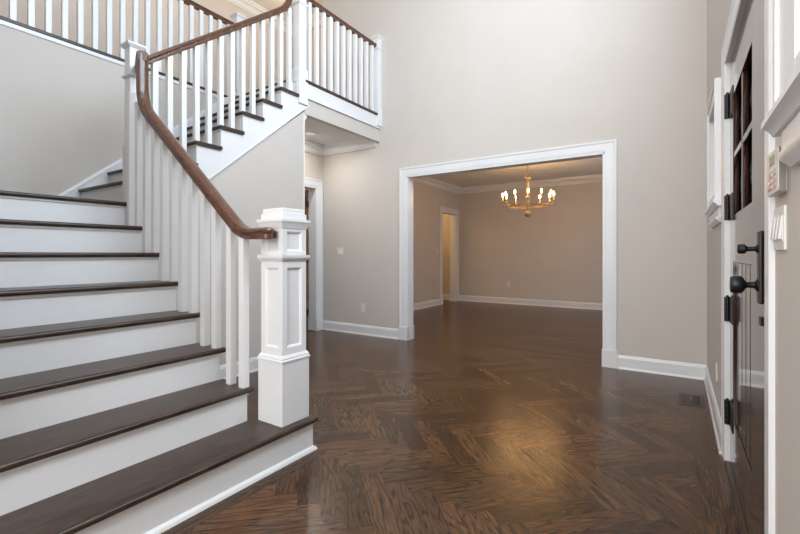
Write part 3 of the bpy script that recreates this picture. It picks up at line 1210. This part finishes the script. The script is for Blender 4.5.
plain_window('window_3', 'x', RW - 0.15, 0.5, 3.3, 3.45, 5.25, 'high white window above the front door', (4, 2))
plain_window('window_4', 'y', -2.45, -1.80, 0.05, 0.6, 5.2, 'tall white window behind the viewer', (2, 4))
plain_window('window_5', 'x', R + 0.03, 6.45, 8.35, 0.8, 2.25, 'dining room window', (2, 2))

# ---------------------------------------------------------------- brown door in the passage
d2 = empty('door_2', (LWB, HD1 - 0.03, 0), 'brown wood door standing open behind the passage doorway', 'door', None, 'structure')
b = MB()
b.box(LWB - 0.80, LWB - 0.02, HD1 + 0.005 - 0.06, HD1 - 0.020, 0.012, HDZ - 0.03, 0.003)
b.build('door_slab', M_ODOOR, d2)
for zc in (0.28, 1.1, 1.95):
    b = MB()
    b.box(LWB - 0.022, LWB - 0.012, HD1 - 0.062, HD1 - 0.02, zc - 0.05, zc + 0.05, 0.002)
    b.build('hinge', M_BLACK, d2, (LWB, HD1, zc))

# ---------------------------------------------------------------- wall plates
def plate(name, o, U_, N_, w, h, gangs, kind, label, cat, thick=0.006):
    """o = centre on the wall, U_ across, N_ out of the wall"""
    o = V(o)
    e = empty(name, o, label, cat, {'light_switch': 'light switches on the walls', 'wall_outlet': 'outlets on the walls'}[name])
    b = MB()
    b.obox(o, U_, Z, N_, -w / 2, w / 2, -h / 2, h / 2, 0.0, thick, 0.002)
    b.build('cover_plate', M_PLATE, e, o)
    for k in range(gangs):
        u = (k - (gangs - 1) / 2) * (0.046 if gangs < 3 else 0.041)
        if kind == 'rocker':
            b = MB()
            b.obox(o, U_, Z, N_, u - 0.016, u + 0.016, -0.033, 0.033, thick - 0.001, thick + 0.002, 0.001)
            n2 = (N_ + Z * 0.10).normalized()
            b.obox(o + N_ * thick, U_, n2.cross(U_).normalized() * (1 if n2.cross(U_).z > 0 else -1), n2, u - 0.013, u + 0.013, -0.029, 0.029, 0.0, 0.006, 0.001)
            b.build('rocker', M_PLATE, e, o + U_ * u)
        elif kind == 'toggle':
            b = MB()
            t = (N_ * 0.9 - Z * 0.45).normalized()
            side = t.cross(U_).normalized()
            b.obox(o + U_ * u + N_ * (thick - 0.002), U_, side, t, -0.006, 0.006, -0.006, 0.006, 0.0, 0.022, 0.001)
            b.obox(o, U_, Z, N_, u - 0.007, u + 0.007, -0.014, 0.014, thick - 0.001, thick + 0.001)
            b.build('toggle', M_PLATE, e, o + U_ * u)
        else:
            for zz in (-0.02, 0.02):
                b = MB()
                b.obox(o, U_, Z, N_, -0.016, 0.016, zz - 0.014, zz + 0.014, thick - 0.001, thick + 0.0025, 0.002)
                s_ = b.build('socket', M_PLATE, e, o + Z * zz)
                b = MB()
                for uu in (-0.006, 0.006):
                    b.obox(o, U_, Z, N_, uu - 0.0012, uu + 0.0012, zz - 0.003, zz + 0.007, thick + 0.002, thick + 0.0032)
                b.obox(o, U_, Z, N_, -0.0025, 0.0025, zz - 0.010, zz - 0.006, thick + 0.002, thick + 0.0032)
                b.build('slot', M_SLOT, s_, o + Z * zz)
    return e


plate('light_switch', (-4.296, D, 1.218), X, -Y, 0.118, 0.118, 2, 'rocker', 'white double light switch on the back wall beside the passage doorway', 'light switch')
plate('wall_outlet', (-3.855, D, 0.395), X, -Y, 0.074, 0.118, 1, 'outlet', 'white outlet low on the hall wall left of the dining room opening', 'outlet')
plate('wall_outlet', (-3.372, DY, 0.463), X, -Y, 0.074, 0.118, 1, 'outlet', 'white outlet low on the far dining room wall', 'outlet')
plate('light_switch', (LW, 8.60, 1.24), Y, X, 0.118, 0.118, 2, 'rocker', 'white light switch on the left dining room wall beside the doorway', 'light switch')
plate('wall_outlet', (R, 3.646, 0.36), Y, -X, 0.074, 0.118, 1, 'outlet', 'white outlet under the far sidelight beside the front door', 'outlet')
plate('light_switch', (R, 1.466, 1.238), Y, -X, 0.132, 0.112, 3, 'rocker', 'white triple light switch beside the front door, below the keypad', 'light switch', 0.0065)

# ---------------------------------------------------------------- alarm keypad
kp = empty('alarm_keypad', (R, 1.44, 1.375), 'white alarm keypad with green display and red printed buttons beside the front door', 'keypad')
ky0, ky1, kz0, kz1, kx = 1.362, 1.522, 1.326, 1.436, 0.203
b = MB()
cs = []
rr = 0.018
for cyy, czz, a0 in ((ky1 - rr, kz0 + rr * 0.4, -90), (ky1 - rr, kz1 - rr, 0), (ky0 + rr * 0.5, kz1 - rr * 0.5, 90), (ky0 + rr * 0.5, kz0 + rr * 0.5, 180)):
    q = rr if a0 == 0 else (rr * 0.4 if a0 == -90 else rr * 0.5)
    for k in range(5):
        a = math.radians(a0 + k * 22.5)
        cs.append((R, cyy + (q * math.cos(a)), czz + q * math.sin(a)))
b.prism(cs, (kx - R, 0, 0), 0.002)
for v in b.bm.verts:
    if v.co.x > R - 0.006 and v.co.y < 1.40:
        v.co.y += 0.035
b.build('case', M_KEYPAD, kp)
b = MB()
b.box(kx - 0.0012, kx, 1.405, 1.470, 1.400, 1.424, 0.0005)
b.build('display', M_LCD, kp)
for rr_ in range(4):
    for cc in range(4):
        b = MB()
        yc = 1.400 + cc * 0.026
        zc = 1.388 - rr_ * 0.0155
        b.box(kx - 0.002, kx, yc - 0.009, yc + 0.009, zc - 0.004, zc + 0.004, 0.0006)
        b.build('button', M_RED if (cc == 3 and rr_ == 3) or rr_ >= 1 and cc % 2 == 0 else M_KEYPAD, kp, (kx, yc, zc))

# ---------------------------------------------------------------- floor vent
fv = empty('floor_vent', (0.09, 4.12, 0), 'small dark wood floor vent set in the boards near the back corner', 'floor vent')
b = MB()
for y0, y1, x0, x1 in ((3.96, 3.985, 0.005, 0.175), (4.255, 4.28, 0.005, 0.175), (3.985, 4.255, 0.005, 0.030), (3.985, 4.255, 0.150, 0.175)):
    b.box(x0, x1, y0, y1, 0.0, 0.004, 0.001)
b.build('frame', M_TREAD, fv)
b = MB()
for k in range(12):
    y = 3.995 + k * 0.0225
    b.box(0.03, 0.15, y, y + 0.010, 0.0, 0.0035)
b.box(0.086, 0.094, 3.985, 4.255, 0.0, 0.0036)
b.box(0.03, 0.15, 3.985, 4.255, 0.0, 0.0006)
b.build('grille', M_VENT, fv)

# ---------------------------------------------------------------- chandelier
CX, CY = -2.195, 7.40
ch = empty('chandelier', (CX, CY, ZC), 'gold ring chandelier with lit candle bulbs hanging in the dining room', 'chandelier')
b = MB()
b.lathe((CX, CY, ZC), [(0.065, 0), (0.065, -0.012), (0.045, -0.028), (0.015, -0.036), (0.0, -0.036)], 24)
b.build('canopy', M_GOLD, ch)
b = MB()
for k in range(9):
    zc = ZC - 0.045 - k * 0.027
    a = math.pi / 2 * (k % 2)
    b.tube([(CX + 0.010 * math.cos(t) * math.cos(a), CY + 0.010 * math.cos(t) * math.sin(a), zc + 0.018 * math.sin(t)) for t in [2 * math.pi * j / 10 for j in range(10)]], 0.003, 6, True)
b.build('chain', M_GOLD, ch)
b = MB()
b.lathe((CX, CY, 0), [(0.0, 2.60), (0.010, 2.59), (0.016, 2.565), (0.012, 2.545), (0.022, 2.535), (0.050, 2.525), (0.055, 2.515), (0.050, 2.505), (0.020, 2.495), (0.022, 2.44), (0.026, 2.36), (0.024, 2.24), (0.020, 2.20), (0.034, 2.185), (0.034, 2.17), (0.022, 2.16), (0.024, 2.06), (0.030, 2.02), (0.022, 1.985), (0.012, 1.965), (0.008, 1.945), (0.008, 1.92), (0.0, 1.915)], 20)
b.build('column', M_GOLD, ch)
b = MB()
b.lathe((CX, CY, 1.885), [(0.0, -0.056), (0.022, -0.051), (0.040, -0.039), (0.052, -0.020), (0.056, 0.0), (0.052, 0.020), (0.040, 0.039), (0.022, 0.051), (0, 0.056)], 24)
b.build('ball', M_GOLD, ch)
RRING = 0.345
b = MB()
rp = [(CX + RRING * math.cos(2 * math.pi * k / 48), CY + RRING * math.sin(2 * math.pi * k / 48), 2.02) for k in range(48)]
b.sweep(rp, Z, [(-0.015, -0.009), (0.015, -0.009), (0.019, 0.0), (0.015, 0.009), (-0.015, 0.009), (-0.019, 0.0)], closed=True)
for k in range(6):
    a = 2 * math.pi * k / 6 + 0.2
    b.tube([(CX + 0.02 * math.cos(a), CY + 0.02 * math.sin(a), 2.015), (CX + RRING * math.cos(a), CY + RRING * math.sin(a), 2.02)], 0.006, 8)
b.build('ring', M_GOLD, ch)
NA = 12
for k in range(NA):
    a = 2 * math.pi * k / NA + 0.30
    ca_, sa_ = math.cos(a), math.sin(a)

    def at(r, z):
        return (CX + r * ca_, CY + r * sa_, z)
    b = MB()
    b.tube([at(RRING, 2.018), at(RRING + 0.035, 2.012), at(RRING + 0.062, 2.022), at(RRING + 0.078, 2.05), at(RRING + 0.082, 2.085), at(RRING + 0.082, 2.10)], 0.0065, 8)
    b.lathe(at(RRING + 0.082, 2.097), [(0.008, 0), (0.024, 0.006), (0.030, 0.014), (0.027, 0.016), (0.012, 0.012), (0.0, 0.012)], 14)
    arm = b.build('arm', M_GOLD, ch, at(RRING, 2.018))
    b = MB()
    b.lathe(at(RRING + 0.082, 2.108), [(0.0105, 0), (0.0105, 0.085), (0.008, 0.088), (0.0, 0.088)], 12)
    b.build('candle', M_CANDLE, arm, at(RRING + 0.082, 2.108))
    b = MB()
    b.lathe(at(RRING + 0.082, 2.196), [(0.006, 0), (0.012, 0.012), (0.015, 0.026), (0.012, 0.042), (0.006, 0.058), (0.0, 0.068)], 12)
    fl = b.build('bulb', M_FLAME, arm, at(RRING + 0.082, 2.196))
for k in range(6):
    a = 2 * math.pi * k / 6 + 0.56
    point('candle_light', (0.0 + 0.43 * math.cos(a), 0.43 * math.sin(a), 2.30 - ZC), 2.9, (1.0, 0.56, 0.23), 0.03, ch)

# ---------------------------------------------------------------- upper hallway lamps
for k, y in enumerate((1.2, 3.2, 4.8)):
    rl = empty('recessed_light', (-5.5, y, ZT), ('recessed ceiling light at the near end of the upper hallway', 'middle recessed ceiling light of the upper hallway', 'recessed ceiling light at the far end of the upper hallway')[k], 'ceiling light', 'recessed ceiling lights')
    b = MB()
    b.lathe((-5.5, y, ZT - 0.008), [(0.085, 0.008), (0.085, 0.002), (0.070, 0.0), (0.062, 0.006), (0.062, 0.008)], 24)
    b.build('trim_ring', M_TRIM, rl)
    b = MB()
    b.lathe((-5.5, y, ZT - 0.004), [(0.060, 0.004), (0.060, 0.0), (0.0, -0.001)], 24)
    b.build('lens', M_LAMP, rl)
    point('hallway_lamp', (0, 0, -0.35), 6.5, (1.0, 0.74, 0.46), 0.06, rl)

# ---------------------------------------------------------------- recessed light of the passage
rl = empty('recessed_light', (-4.25, 4.20, ZC), 'recessed ceiling light in the passage under the balcony', 'ceiling light', 'recessed ceiling lights')
b = MB()
b.lathe((-4.25, 4.20, ZC - 0.010), [(0.090, 0.010), (0.090, 0.003), (0.074, 0.0), (0.066, 0.007), (0.066, 0.010)], 24)
b.build('trim_ring', M_TRIM, rl)
b = MB()
b.lathe((-4.25, 4.20, ZC - 0.004), [(0.064, 0.004), (0.064, 0.0), (0.0, -0.001)], 24)
b.build('lens', M_LENS, rl)
pl = area('passage_fill', (0, 0, -0.02), (0, 0, -1), 0.11, 0.11, 6.0, (1.0, 0.95, 0.88))  # fill light added to brighten the passage; the ceiling fixture itself is off
pl.parent = rl
